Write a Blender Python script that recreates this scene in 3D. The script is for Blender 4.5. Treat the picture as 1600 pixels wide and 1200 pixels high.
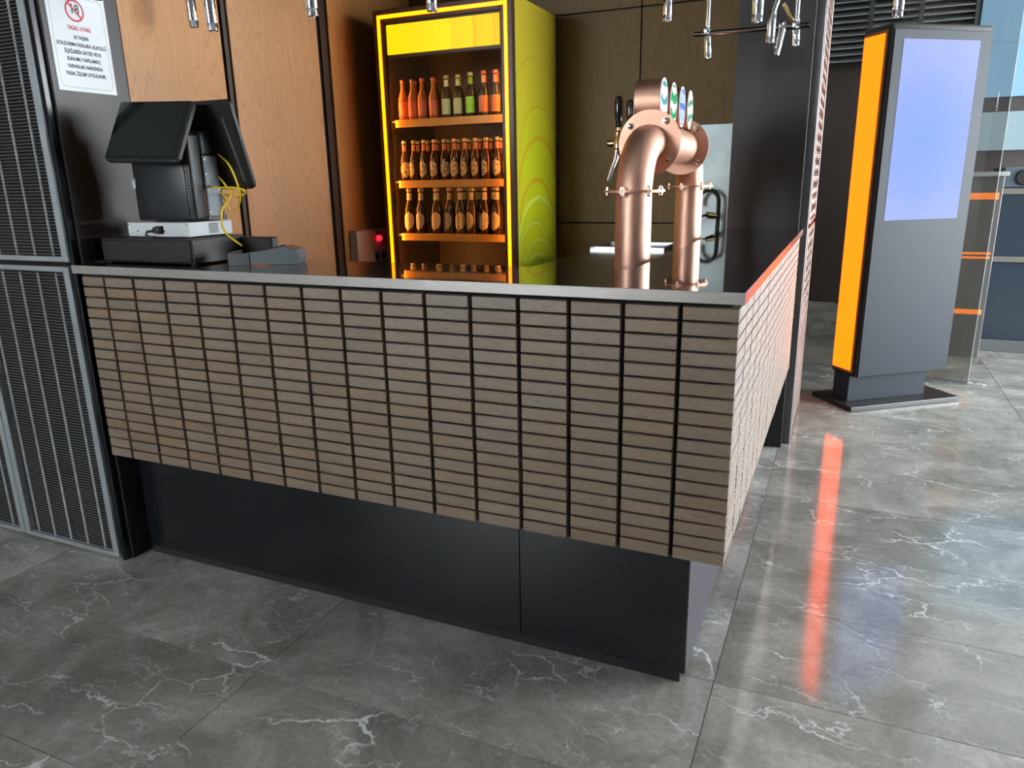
import bpy, bmesh, math, random
from mathutils import Vector, Matrix, Euler
random.seed(7)
PI = math.pi
for o in list(bpy.data.objects): bpy.data.objects.remove(o)
COL = bpy.context.scene.collection
SC = bpy.context.scene

# ------------------------------------------------------------------ camera
CP = Vector((0.2021, -1.6805, 1.3495)); CE = Euler((math.radians(74.5116), math.radians(1.0860), math.radians(23.8905)), 'XYZ'); FPX = 1159.43
cam_d = bpy.data.cameras.new('camera'); cam_d.sensor_fit = 'HORIZONTAL'; cam_d.sensor_width = 36; cam_d.lens = FPX/1600*36
cam_d.clip_start = 0.02; cam_d.clip_end = 200
cam = bpy.data.objects.new('camera', cam_d); COL.objects.link(cam); cam.location = CP; cam.rotation_euler = CE
SC.camera = cam
CM = CE.to_matrix()
def ray(px, py): return CM @ Vector(((px-800)/FPX, (600-py)/FPX, -1))
def at_y(px, py, y): d = ray(px, py); return CP + d*((y-CP.y)/d.y)
def at_z(px, py, z): d = ray(px, py); return CP + d*((z-CP.z)/d.z)
def at_x(px, py, x): d = ray(px, py); return CP + d*((x-CP.x)/d.x)

# ------------------------------------------------------------------ world, exposure
w = bpy.data.worlds.new('sky'); SC.world = w; w.use_nodes = True
bgn = w.node_tree.nodes['Background']; bgn.inputs[0].default_value = (0.90, 0.96, 1.0, 1); bgn.inputs[1].default_value = 19.0
SC.view_settings.view_transform = 'Standard'; SC.view_settings.look = 'None'; SC.view_settings.gamma = 1
SC.view_settings.use_curve_mapping = False; SC.view_settings.exposure = 0.34

# ------------------------------------------------------------------ materials
MATS = {}
def nodes(name):
    m = bpy.data.materials.new(name); m.use_nodes = True
    nt = m.node_tree; return m, nt, nt.nodes['Principled BSDF']
def mat(name, col, rough=.5, metal=0, ior=1.5, emis=None, es=1, coat=0, bump=0, bscale=60, var=0, stretch=None):
    if name in MATS: return MATS[name]
    m, nt, b = nodes(name); N = nt.nodes; L = nt.links
    b.inputs['Base Color'].default_value = (*col, 1); b.inputs['Roughness'].default_value = rough
    b.inputs['Metallic'].default_value = metal; b.inputs['IOR'].default_value = ior
    b.inputs['Coat Weight'].default_value = coat; b.inputs['Coat Roughness'].default_value = .05
    if emis: b.inputs['Emission Color'].default_value = (*emis, 1); b.inputs['Emission Strength'].default_value = es
    if var or bump or stretch:
        tc = N.new('ShaderNodeTexCoord'); mp = N.new('ShaderNodeMapping'); L.new(tc.outputs['Object'], mp.inputs[0])
        if stretch: mp.inputs['Scale'].default_value = stretch
        nz = N.new('ShaderNodeTexNoise'); nz.inputs['Scale'].default_value = bscale; nz.inputs['Detail'].default_value = 6; L.new(mp.outputs[0], nz.inputs[0])
        if var:
            mx = N.new('ShaderNodeMix'); mx.data_type = 'RGBA'; mx.blend_type = 'MULTIPLY'; mx.inputs[0].default_value = 1
            cr = N.new('ShaderNodeValToRGB'); cr.color_ramp.elements[0].position = .3; cr.color_ramp.elements[1].position = .7
            cr.color_ramp.elements[0].color = (1-var, 1-var, 1-var, 1); cr.color_ramp.elements[1].color = (1+var*.4,)*3+(1,)
            L.new(nz.outputs['Fac'], cr.inputs[0]); mx.inputs[6].default_value = (*col, 1); L.new(cr.outputs[0], mx.inputs[7]); L.new(mx.outputs[2], b.inputs['Base Color'])
            mr = N.new('ShaderNodeMapRange'); mr.inputs[3].default_value = rough*.8; mr.inputs[4].default_value = min(1, rough*1.3); L.new(nz.outputs['Fac'], mr.inputs[0]); L.new(mr.outputs[0], b.inputs['Roughness'])
        if bump:
            bp = N.new('ShaderNodeBump'); bp.inputs['Strength'].default_value = bump; bp.inputs['Distance'].default_value = .002; L.new(nz.outputs['Fac'], bp.inputs['Height']); L.new(bp.outputs[0], b.inputs['Normal'])
    MATS[name] = m; return m

def wood(name, c1, c2, axis, scale=1.0, rough=.5, tint=.25, figure=1.0, spec=.5, coat=0):
    """grain runs along `axis` (0 x, 1 y, 2 z)"""
    if name in MATS: return MATS[name]
    m, nt, b = nodes(name); N = nt.nodes; L = nt.links
    tc = N.new('ShaderNodeTexCoord'); oi = N.new('ShaderNodeObjectInfo')
    ad = N.new('ShaderNodeVectorMath'); ad.operation = 'ADD'
    ml = N.new('ShaderNodeVectorMath'); ml.operation = 'SCALE'; ml.inputs[0].default_value = (7.3, 5.1, 9.7)
    m7 = N.new('ShaderNodeMath'); m7.operation = 'MULTIPLY'; m7.inputs[1].default_value = 7.0
    L.new(oi.outputs['Random'], m7.inputs[0]); L.new(m7.outputs[0], ml.inputs['Scale'])
    L.new(tc.outputs['Object'], ad.inputs[0]); L.new(ml.outputs[0], ad.inputs[1])
    mp = N.new('ShaderNodeMapping'); s = [1.0]*3; s[axis] = .12; mp.inputs['Scale'].default_value = [q*scale for q in s]
    L.new(ad.outputs[0], mp.inputs[0])
    big = N.new('ShaderNodeTexNoise'); big.inputs['Scale'].default_value = 9; big.inputs['Detail'].default_value = 2; L.new(mp.outputs[0], big.inputs[0])
    # contour lines of the slow noise make the cathedral figure
    mu = N.new('ShaderNodeMath'); mu.operation = 'MULTIPLY'; mu.inputs[1].default_value = 26*figure; L.new(big.outputs['Fac'], mu.inputs[0])
    fr = N.new('ShaderNodeMath'); fr.operation = 'FRACT'; L.new(mu.outputs[0], fr.inputs[0])
    r1 = N.new('ShaderNodeValToRGB'); e = r1.color_ramp.elements; e[0].position = 0; e[0].color = (1, 1, 1, 1); e[1].position = 1; e[1].color = (.1, .1, .1, 1)
    ee = e.new(.7); ee.color = (.75, .75, .75, 1); L.new(fr.outputs[0], r1.inputs[0])
    fine = N.new('ShaderNodeTexNoise'); fine.inputs['Scale'].default_value = 160; fine.inputs['Detail'].default_value = 4; L.new(mp.outputs[0], fine.inputs[0])
    mixf = N.new('ShaderNodeMix'); mixf.inputs[0].default_value = .45; L.new(r1.outputs[0], mixf.inputs[2]); L.new(fine.outputs['Fac'], mixf.inputs[3])
    mc = N.new('ShaderNodeMix'); mc.data_type = 'RGBA'; mc.inputs[6].default_value = (*c1, 1); mc.inputs[7].default_value = (*c2, 1); L.new(mixf.outputs[0], mc.inputs[0])
    hs = N.new('ShaderNodeHueSaturation')
    wn = N.new('ShaderNodeTexWhiteNoise'); wn.noise_dimensions = '1D'; L.new(m7.outputs[0], wn.inputs['W'])
    v = N.new('ShaderNodeMapRange'); v.inputs[3].default_value = 1-tint; v.inputs[4].default_value = 1+tint; L.new(oi.outputs['Random'], v.inputs[0]); L.new(v.outputs[0], hs.inputs['Value'])
    sa = N.new('ShaderNodeMapRange'); sa.inputs[3].default_value = 1-tint*1.6; sa.inputs[4].default_value = 1+tint*.8; L.new(wn.outputs['Value'], sa.inputs[0]); L.new(sa.outputs[0], hs.inputs['Saturation'])
    L.new(mc.outputs[2], hs.inputs['Color']); L.new(hs.outputs[0], b.inputs['Base Color'])
    b.inputs['Roughness'].default_value = rough; b.inputs['Specular IOR Level'].default_value = spec
    bp = N.new('ShaderNodeBump'); bp.inputs['Strength'].default_value = .15; bp.inputs['Distance'].default_value = .0006; L.new(mixf.outputs[0], bp.inputs['Height']); L.new(bp.outputs[0], b.inputs['Normal'])
    b.inputs['Coat Weight'].default_value = coat; b.inputs['Coat Roughness'].default_value = .5; b.inputs['Coat IOR'].default_value = 1.7
    MATS[name] = m; return m

def marble(name):
    m, nt, b = nodes(name); N = nt.nodes; L = nt.links
    tc = N.new('ShaderNodeTexCoord'); oi = N.new('ShaderNodeObjectInfo')
    sc = N.new('ShaderNodeVectorMath'); sc.operation = 'SCALE'; sc.inputs[0].default_value = (31.0, 17.0, 23.0); L.new(oi.outputs['Random'], sc.inputs['Scale'])
    ad = N.new('ShaderNodeVectorMath'); ad.operation = 'ADD'; L.new(tc.outputs['Object'], ad.inputs[0]); L.new(sc.outputs[0], ad.inputs[1])
    def noise(scale, detail, rough=.55, dist=0, src=ad):
        n = N.new('ShaderNodeTexNoise'); n.inputs['Scale'].default_value = scale; n.inputs['Detail'].default_value = detail; n.inputs['Roughness'].default_value = rough; n.inputs['Distortion'].default_value = dist
        L.new(src.outputs[0], n.inputs[0]); return n
    def ramp(src, pts, out='Fac'):
        r = N.new('ShaderNodeValToRGB'); e = r.color_ramp.elements
        e[0].position, e[0].color = pts[0][0], (*[pts[0][1]]*3, 1) if not isinstance(pts[0][1], tuple) else (*pts[0][1], 1)
        e[1].position, e[1].color = pts[-1][0], (*[pts[-1][1]]*3, 1) if not isinstance(pts[-1][1], tuple) else (*pts[-1][1], 1)
        for p, c in pts[1:-1]:
            q = e.new(p); q.color = (*c, 1) if isinstance(c, tuple) else (c, c, c, 1)
        L.new(src.outputs[out], r.inputs[0]); return r
    def mul(a, bb):
        q = N.new('ShaderNodeMath'); q.operation = 'MULTIPLY'; L.new(a.outputs[0], q.inputs[0]); L.new(bb.outputs[0], q.inputs[1]); return q
    # directional warp: veins lean
    mp = N.new('ShaderNodeMapping'); mp.inputs['Rotation'].default_value = (0, 0, .9); mp.inputs['Scale'].default_value = (1.0, 2.1, 1); L.new(ad.outputs[0], mp.inputs[0])
    warp = noise(2.2, 6, .62)
    wv = N.new('ShaderNodeVectorMath'); wv.operation = 'SCALE'; wv.inputs['Scale'].default_value = .55; L.new(warp.outputs['Color'], wv.inputs[0])
    wp = N.new('ShaderNodeVectorMath'); wp.operation = 'ADD'; L.new(mp.outputs[0], wp.inputs[0]); L.new(wv.outputs[0], wp.inputs[1])
    def veins(scale, width):
        v = N.new('ShaderNodeTexVoronoi'); v.feature = 'DISTANCE_TO_EDGE'; v.inputs['Scale'].default_value = scale; L.new(wp.outputs[0], v.inputs['Vector'])
        return ramp(v, [(0, 1.0), (width*.5, .8), (width, 0.0)], 'Distance')
    m1 = ramp(noise(1.9, 3), [(.53, 0.0), (.64, 1.0)])
    m2 = ramp(noise(3.7, 3), [(.49, 0.0), (.64, 1.0)])
    m3 = ramp(noise(8.0, 4), [(.53, 0.0), (.68, 1.0)])
    v1 = mul(veins(1.5, .010), m1); v2 = mul(veins(3.6, .018), m2); v3 = mul(veins(10, .035), m3)
    cl = ramp(noise(3.0, 12, .68, .6), [(.36, (.23, .223, .196)), (.5, (.345, .338, .303)), (.64, (.49, .476, .435))])
    gr = ramp(noise(60, 5, .7), [(.35, .82), (.65, 1.12)])
    mg = N.new('ShaderNodeMix'); mg.data_type = 'RGBA'; mg.blend_type = 'MULTIPLY'; mg.inputs[0].default_value = .8; L.new(cl.outputs[0], mg.inputs[6]); L.new(gr.outputs[0], mg.inputs[7])
    tn = N.new('ShaderNodeMapRange'); tn.inputs[3].default_value = .84; tn.inputs[4].default_value = 1.14; L.new(oi.outputs['Random'], tn.inputs[0])
    hs = N.new('ShaderNodeHueSaturation'); L.new(tn.outputs[0], hs.inputs['Value']); L.new(mg.outputs[2], hs.inputs['Color'])
    prev = hs.outputs[0]
    for v, c, k in ((v3, (.74, .74, .72), .75), (v2, (.84, .85, .84), .85), (v1, (.93, .95, .97), 1.0)):
        f = N.new('ShaderNodeMath'); f.operation = 'MULTIPLY'; f.inputs[1].default_value = k; L.new(v.outputs[0], f.inputs[0])
        mm = N.new('ShaderNodeMix'); mm.data_type = 'RGBA'; L.new(f.outputs[0], mm.inputs[0]); L.new(prev, mm.inputs[6]); mm.inputs[7].default_value = (*c, 1); prev = mm.outputs[2]
    L.new(prev, b.inputs['Base Color'])
    rr = N.new('ShaderNodeMapRange'); rr.inputs[3].default_value = .05; rr.inputs[4].default_value = .13
    L.new(noise(14, 6).outputs['Fac'], rr.inputs[0]); L.new(rr.outputs[0], b.inputs['Roughness']); b.inputs['IOR'].default_value = 1.9
    MATS[name] = m; return m

def glass(name, tint=(.9, .95, .95), refl=.09):
    m = bpy.data.materials.new(name); m.use_nodes = True; nt = m.node_tree; N = nt.nodes; L = nt.links
    N.remove(N['Principled BSDF']); out = N['Material Output']
    t = N.new('ShaderNodeBsdfTransparent'); t.inputs[0].default_value = (*tint, 1); g = N.new('ShaderNodeBsdfGlossy'); g.inputs['Roughness'].default_value = .01
    lw = N.new('ShaderNodeFresnel'); lw.inputs[0].default_value = 1.0+refl*5
    mx = N.new('ShaderNodeMixShader'); L.new(lw.outputs[0], mx.inputs[0]); L.new(t.outputs[0], mx.inputs[1]); L.new(g.outputs[0], mx.inputs[2]); L.new(mx.outputs[0], out.inputs[0])
    MATS[name] = m; return m

def emit(name, col, st=1):
    return mat(name, (0.0, 0.0, 0.0), .4, emis=col, es=st)

TILE_X = wood('oak_tile_front', (.062, .036, .017), (.275, .176, .096), 0, 3.0, .50, .11, 1.1, spec=.6, coat=.8)
TILE_Y = wood('oak_tile_side', (.062, .036, .017), (.275, .176, .096), 1, 3.0, .50, .11, 1.1, spec=.6, coat=.8)
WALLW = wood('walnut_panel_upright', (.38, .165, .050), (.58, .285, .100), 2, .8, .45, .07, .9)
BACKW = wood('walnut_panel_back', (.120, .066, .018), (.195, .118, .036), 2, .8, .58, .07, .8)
MARB = marble('grey_marble')
STEEL = mat('brushed_steel', (.50, .47, .44), .30, .6, bump=.08, bscale=30, stretch=(1, 1, 30), var=.1)
FRAME = mat('panel_frame_steel', (.42, .45, .47), .42, .45, var=.15, bscale=9)
WIRE = mat('stainless_wire', (.34, .35, .36), .3, .7)
CABLE = mat('stainless_cable', (.85, .84, .82), .4, .5)
BLACKP = mat('black_plinth_sheet', (.008, .010, .013), .22, 0, var=.3, bscale=5)
DARKM = mat('dark_sheet_metal', (.040, .038, .038), .38, .3, var=.15, bscale=4)
PIERM = mat('dark_bronze_sheet', (.030, .026, .025), .42, 0, var=.15, bscale=4)
TOPM = mat('polished_dark_top', (.030, .026, .023), .035, 0, ior=2.0, var=.25, bscale=18)
BLACK = mat('matt_black', (.010, .010, .011), .6)
VOID = mat('backing_black', (.006, .006, .006), .9)  # plain black of the backings behind tiles, mesh and panels
PLAST = mat('black_plastic', (.016, .017, .019), .42, bump=.03, bscale=400)
SCREEN = mat('black_glass_screen', (.004, .005, .006), .06, ior=1.55)
COPPER = mat('brushed_copper', (.80, .47, .35), .45, 1, var=.08, bscale=14, stretch=(6, 6, 1))
COPPER2 = mat('flat_copper', (.76, .43, .31), .45, 1, var=.06, bscale=20)
CHROME = mat('chrome', (.82, .83, .84), .07, 1)
BRASS = mat('brass', (.75, .55, .25), .2, 1)
BOLT = mat('bolt_metal', (.62, .46, .38), .25, 1)
KIOSKM = mat('kiosk_grey_paint', (.034, .041, .052), .5, 0, ior=1.3)
KIOSKE = mat('kiosk_black_trim', (.012, .010, .010), .35)
LEDO = emit('orange_light_panel', (1.0, .086, 0.0), 3.9)
LEDY = emit('yellow_light_strip', (1.0, .19, 0.0), 4.2)
YCABLE = mat('yellow_cable', (.85, .60, .01), .4)
WHITEP = mat('white_plastic', (.75, .76, .76), .4)
WHITEM = mat('white_metal_case', (.70, .74, .76), .38)
PAPER = mat('white_paper', (.78, .83, .86), .35)
INK = mat('black_ink', (.03, .035, .05), .5)
REDI = mat('red_ink', (.62, .03, .09), .5)
PGLASS = glass('partition_glass', (.72, .71, .69), .10)
CGLASS = glass('cooler_door_glass', (.95, .93, .9), .06)
CEILM = mat('pale_ceiling', (.62, .62, .62), .7)
WALLG = mat('grey_wall', (.5, .5, .5), .6)

# ------------------------------------------------------------------ mesh helpers
class MB:
    def __init__(s): s.bm = bmesh.new()
    def box(s, x0, x1, y0, y1, z0, z1, bev=0, seg=2, mtx=None):
        r = bmesh.ops.create_cube(s.bm, size=1); vs = r['verts']
        for v in vs: v.co = Vector(((x0+x1)/2+v.co.x*(x1-x0), (y0+y1)/2+v.co.y*(y1-y0), (z0+z1)/2+v.co.z*(z1-z0)))
        if bev:
            es = list({e for v in vs for e in v.link_edges})
            g = bmesh.ops.bevel(s.bm, geom=es, offset=bev, segments=seg, affect='EDGES', profile=.5); vs = list({v for f in g['faces'] for v in f.verts} | {v for v in vs if v.is_valid})
        if mtx: bmesh.ops.transform(s.bm, matrix=mtx, verts=vs)
        return s
    def poly(s, pts, faces):
        vs = [s.bm.verts.new(p) for p in pts]
        for f in faces:
            try: s.bm.faces.new([vs[i] for i in f])
            except ValueError: pass
        return s
    def prism(s, pts2, h0, h1, fn):
        """extrude outline pts2 between h0 and h1; fn(u,v,h)->xyz"""
        n = len(pts2); a = [s.bm.verts.new(fn(u, v, h0)) for u, v in pts2]; b = [s.bm.verts.new(fn(u, v, h1)) for u, v in pts2]
        s.bm.faces.new(a[::-1]); s.bm.faces.new(b)
        for i in range(n): s.bm.faces.new((a[i], a[(i+1) % n], b[(i+1) % n], b[i]))
        return s
    def tube(s, pts, r, n=10, cap=True, closed=False):
        pts = [Vector(p) for p in pts]; rs = r if isinstance(r, (list, tuple)) else [r]*len(pts)
        rings = []; m = len(pts); up = None
        for i, p in enumerate(pts):
            if closed: t = pts[(i+1) % m]-pts[i-1]
            else: t = pts[min(i+1, m-1)]-pts[max(i-1, 0)]
            t.normalize()
            if up is None:
                up = Vector((0, 0, 1)) if abs(t.z) < .9 else Vector((1, 0, 0))
            a = t.cross(up); 
            if a.length < 1e-6: a = t.orthogonal()
            a.normalize(); up = a.cross(t).normalized()
            rings.append([s.bm.verts.new(p+a*(rs[i]*math.cos(2*PI*k/n))+up*(rs[i]*math.sin(2*PI*k/n))) for k in range(n)])
        for i in range(m if closed else m-1):
            A, B = rings[i], rings[(i+1) % m]
            for k in range(n): s.bm.faces.new((A[k], A[(k+1) % n], B[(k+1) % n], B[k]))
        if cap and not closed: s.bm.faces.new(rings[0][::-1]); s.bm.faces.new(rings[-1])
        return s
    def lathe(s, prof, n=20, mtx=None):
        """prof: (r,z) list around Z"""
        rings = []; new = []
        for r, z in prof:
            if r < 1e-6: v = s.bm.verts.new((0, 0, z)); rings.append([v]); new.append(v)
            else:
                q = [s.bm.verts.new((r*math.cos(2*PI*k/n), r*math.sin(2*PI*k/n), z)) for k in range(n)]; rings.append(q); new += q
        for A, B in zip(rings, rings[1:]):
            if len(A) == 1 and len(B) == 1: continue
            for k in range(n):
                k2 = (k+1) % n
                if len(A) == 1: s.bm.faces.new((A[0], B[k2], B[k]))
                elif len(B) == 1: s.bm.faces.new((A[k], A[k2], B[0]))
                else: s.bm.faces.new((A[k], A[k2], B[k2], B[k]))
        if mtx: bmesh.ops.transform(s.bm, matrix=mtx, verts=new)
        return s
    def patch(s, prof, a0, a1, n=10, off=.0006):
        """curved label on a lathe profile between angles"""
        rows = [[s.bm.verts.new(((r+off)*math.cos(a0+(a1-a0)*k/n), (r+off)*math.sin(a0+(a1-a0)*k/n), z)) for k in range(n+1)] for r, z in prof]
        for A, B in zip(rows, rows[1:]):
            for k in range(n): s.bm.faces.new((A[k], A[k+1], B[k+1], B[k]))
        return s
    def mesh(s, name, m, smooth=False, ang=35):
        me = bpy.data.meshes.new(name); bmesh.ops.recalc_face_normals(s.bm, faces=s.bm.faces); s.bm.to_mesh(me); s.bm.free()
        if m: me.materials.append(m)
        if smooth:
            me.polygons.foreach_set('use_smooth', [True]*len(me.polygons))
            try: me.set_sharp_from_angle(angle=math.radians(ang))
            except Exception: pass
        return me
    def obj(s, name, m, parent=None, loc=None, smooth=False, ang=35):
        return link(name, s.mesh(name, m, smooth, ang), parent, loc)
def link(name, me, parent=None, loc=None):
    o = bpy.data.objects.new(name, me); COL.objects.link(o)
    if parent: o.parent = parent
    if loc is not None: o.location = loc
    return o
def tag(o, label, cat, group=None, kind=None):
    if label: o['label'] = label
    if cat: o['category'] = cat
    if group: o['group'] = group
    if kind: o['kind'] = kind
    return o
def thing(name, label, cat, loc=(0, 0, 0), rot=0, group=None):
    o = bpy.data.objects.new(name, None); COL.objects.link(o); o.location = loc; o.rotation_euler = (0, 0, rot); o.empty_display_size = .05
    return tag(o, label, cat, group)
def struct(o): o['kind'] = 'structure'; return o
def copy_tree(o, parent=None):
    c = o.copy(); COL.objects.link(c); c.parent = parent
    for ch in o.children: copy_tree(ch, c)
    return c
def along(a, b):
    """matrix taking +Z axis onto a->b, origin at a"""
    a = Vector(a); d = Vector(b)-a
    return Matrix.Translation(a) @ d.to_track_quat('Z', 'Y').to_matrix().to_4x4()
def bolt(mb, p, d, r=.008, h=.008):
    mb.lathe([(0, 0), (r*1.5, 0), (r*1.5, h*.3), (r, h*.35), (r*.95, h), (r*.5, h*1.35), (0, h*1.4)], 10, along(p, Vector(p)+Vector(d)))
def text_mesh(s, size, m, name='lettering', bold=0.0, align='CENTER', extr=.0002):
    cu = bpy.data.curves.new('txt', 'FONT'); cu.body = s; cu.size = size; cu.align_x = align; cu.align_y = 'CENTER'; cu.extrude = extr; cu.offset = bold; cu.resolution_u = 3
    t = bpy.data.objects.new('txt', cu); COL.objects.link(t)
    dg = bpy.context.evaluated_depsgraph_get(); me = bpy.data.meshes.new_from_object(t.evaluated_get(dg))
    bpy.data.objects.remove(t); me.name = name; me.materials.clear(); me.materials.append(m); return me

# ------------------------------------------------------------------ key dimensions (metres)
P = .13448; ZT, ZB = 1.0645, .4275; NR = 18; RP = (ZT-ZB)/NR; GV, GH = .0098, .0046; TH = .018
CT = 1.10; DEEP = .335; YEND = 2.115
XL = -2.14      # face of the left wall
YB = 2.25       # back wall of the bar
HC = 3.3        # ceiling

# ------------------------------------------------------------------ floor
fl = MB().box(-9, 7, -8, 10, -.08, -.004).obj('floor', MARB); struct(fl)
xs = [-.022+1.205*k for k in range(-4, 3)]; ys = [-.313+.45*k for k in range(-5, 14)]
tw, th_ = 1.205-.0009, .45-.0009
tm = MB(); c = .001
tm.poly([(-tw/2, -th_/2, -.004), (tw/2, -th_/2, -.004), (tw/2, th_/2, -.004), (-tw/2, th_/2, -.004), (-tw/2+c, -th_/2+c, 0), (tw/2-c, -th_/2+c, 0), (tw/2-c, th_/2-c, 0), (-tw/2+c, th_/2-c, 0)],
        [(3, 2, 1, 0), (4, 5, 6, 7), (0, 1, 5, 4), (1, 2, 6, 5), (2, 3, 7, 6), (3, 0, 4, 7)])
tme = tm.mesh('floor_tile', MARB)
for x in xs:
    for y in ys:
        link('floor_tile', tme, fl, (x+1.205/2, y+.225, 0))

# ------------------------------------------------------------------ shell: ceiling, windows, outer walls
struct(MB().box(-9, 7, -8, 10, HC, HC+.1).obj('ceiling', CEILM))
struct(MB().box(-9.1, -9, -8, 10, 0, HC).obj('wall_far_left', WALLG))
def facade(name, axis, pos, a0, a1, sill, step):
    """glazed front: sill, head, mullions; daylight comes in between them"""
    m = MB(); t = .12
    def bar(p0, p1, z0, z1):
        if axis == 'x': m.box(pos, pos+t, p0, p1, z0, z1)
        else: m.box(p0, p1, pos, pos+t, z0, z1)
    bar(a0, a1, 0, sill); bar(a0, a1, HC-.25, HC)
    a = a0
    while a <= a1: bar(a, a+.09, sill, HC-.25); a += step
    return struct(m.obj(name, mat('window_frame_grey', (.22, .23, .24), .5)))
facade('window_1', 'x', 4.4, 1.6, 10, .15, 1.8)
struct(MB().box(4.4, 4.52, -8, 1.6, 0, HC).obj('wall_right', mat('pale_wall', (.6, .6, .59), .6)))
facade('fill_window', 'y', -7.0, -4.9, -2.6, 1.45, 1.15)  # unseen opening added and sized as fill for the counter front
struct(MB().box(-9, -4.9, -7, -6.88, 0, HC).obj('wall_front_left', WALLG))
struct(MB().box(-2.51, 7, -7, -6.88, 0, HC).obj('wall_front', WALLG))
struct(MB().box(-9, 7, 9.8, 10, 0, HC).obj('wall_far_back', WALLG))

# ------------------------------------------------------------------ bar room walls
wl = struct(MB().box(-9, XL-.012, .05, YB+.5, 0, HC).obj('wall_left', VOID))
MB().box(XL-.012, XL, .032, .315, 0, HC, .002, 1).obj('metal_cladding', DARKM, wl)
MB().box(XL-.03, XL-.012, .010, .05, 0, HC).obj('corner_post', BLACKP, wl)
for y0, y1 in ((.318, .785), (.800, .822), (.835, 1.40), (1.425, 1.47), (1.49, YB-.002)):
    MB().box(XL-.012, XL-.002, y0, y1, 0, HC, .0015, 1).obj('wood_panel', WALLW if y1-y0 > .1 else mat('dark_joint_trim', (.03, .018, .01), .5), wl)
wb = struct(MB().box(XL, -.34, YB+.012, YB+.12, 0, HC).obj('wall_back', VOID))
for x0, x1 in ((XL+.003, -1.71), (-1.704, -.827), (-.821, -.341)):
    for z0, z1 in ((0, 1.106), (1.112, 2.148), (2.154, HC)):
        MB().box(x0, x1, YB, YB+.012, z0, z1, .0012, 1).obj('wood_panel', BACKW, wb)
# pier closing the side counter
pier = struct(MB().box(-.34, -.012, YEND+.005, 2.95, 0, HC).obj('wall_pier', PIERM))
MB().box(-.012, .026, 2.19, 2.235, 0, HC, .002, 1).obj('corner_post', mat('post_grey_steel', (.17, .175, .18), .4, .6), pier)
MB().box(-.012, .0, 2.235, 2.95, 0, HC).obj('backing', VOID, pier)
# unseen soffit added over the bar to keep its walls darker
SOF = 2.42
struct(MB().box(XL, .03, .45, YB, SOF, HC).obj('shade_soffit', mat('soffit_dark', (.03, .026, .022), .7)))

# ------------------------------------------------------------------ wire mesh panels
def mesh_panel(label, w_, h, matw=WIRE, matf=FRAME, ncab=5, group=None, cabm=CABLE):
    """panel in its own x (width) / z (height), front face at y=0, thickness .03 back"""
    t = thing('wire_mesh_panel', label, 'mesh panel', group=group)
    fw = .030
    f = MB(); f.box(0, fw, 0, .028, 0, h, .0015, 1).box(w_-fw, w_, 0, .028, 0, h, .0015, 1).box(fw, w_-fw, 0, .028, 0, .016).box(fw, w_-fw, 0, .028, h-.016, h)
    f.obj('frame', matf, t)
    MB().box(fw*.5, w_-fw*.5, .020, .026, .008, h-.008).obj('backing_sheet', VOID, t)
    m = MB(); z = .024; r = .0013
    while z < h-.02:
        pts = []
        for x in (fw-.004, w_-fw+.004):
            pts += [(x, .008-r, z), (x, .008, z+r), (x, .008+r, z), (x, .008, z-r)]
        m.poly(pts, [(0, 1, 5, 4), (1, 2, 6, 5), (2, 3, 7, 6), (3, 0, 4, 7)]); z += .0108
    o = m.obj('wire_rods', matw, t); o['kind'] = 'stuff'
    n = int((h-.03)/.0108)
    c = MB()
    for ph in (0, 1):
        pts = []
        for i in range(n*2+1):
            zz = .018+i*.0054
            if zz > h-.018: break
            s = math.sin(i*PI/2+ph*PI); pts.append(((.0030*math.cos(i*PI/2+ph*PI)), .0068-.0034*s, zz))
        c.tube(pts, .0017, 4)
    cm = c.mesh('cable', cabm)
    for k in range(ncab):
        link('cable', cm, t, (fw+(w_-2*fw)*(k+.5)/ncab, 0, 0))
    return t
g = 'wire mesh panels cladding the wall beside the bar'
LP = (('floor-standing steel wire mesh panel beside the black plinth', XL-.035-.53, .012, 1.078), ('lower steel wire mesh panel next to the panel beside the plinth', XL-.035-.53*2-.004, .012, 1.078),
      ('upper steel wire mesh panel beside the white warning sign', XL-.028-.53, 1.108, 2.15), ('upper steel wire mesh panel next to the one beside the sign', XL-.028-.53*2-.004, 1.108, 2.15))
for lab, x, z0, h in LP:
    t = mesh_panel(lab, .53, h, group=g); t.location = (x, 0, z0)
MB().box(-3.4, XL-.032, .034, .05, 0, HC).obj('panel_backing', VOID, wl)
CW = mat('coppery_wire', (.34, .28, .25), .4, .8)
for lab, z0, h in (('lower wire mesh panel on the pier side behind the counter end', .012, 1.078), ('upper wire mesh panel on the pier side behind the counter end', 1.108, 2.15)):
    t = mesh_panel(lab, .62, h, CW, mat('mesh_frame_bronze', (.30, .24, .21), .4, .8), 7, 'wire mesh panels on the pier', CW); t.location = (.030, 2.24, z0); t.rotation_euler = (0, 0, PI/2)

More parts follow.
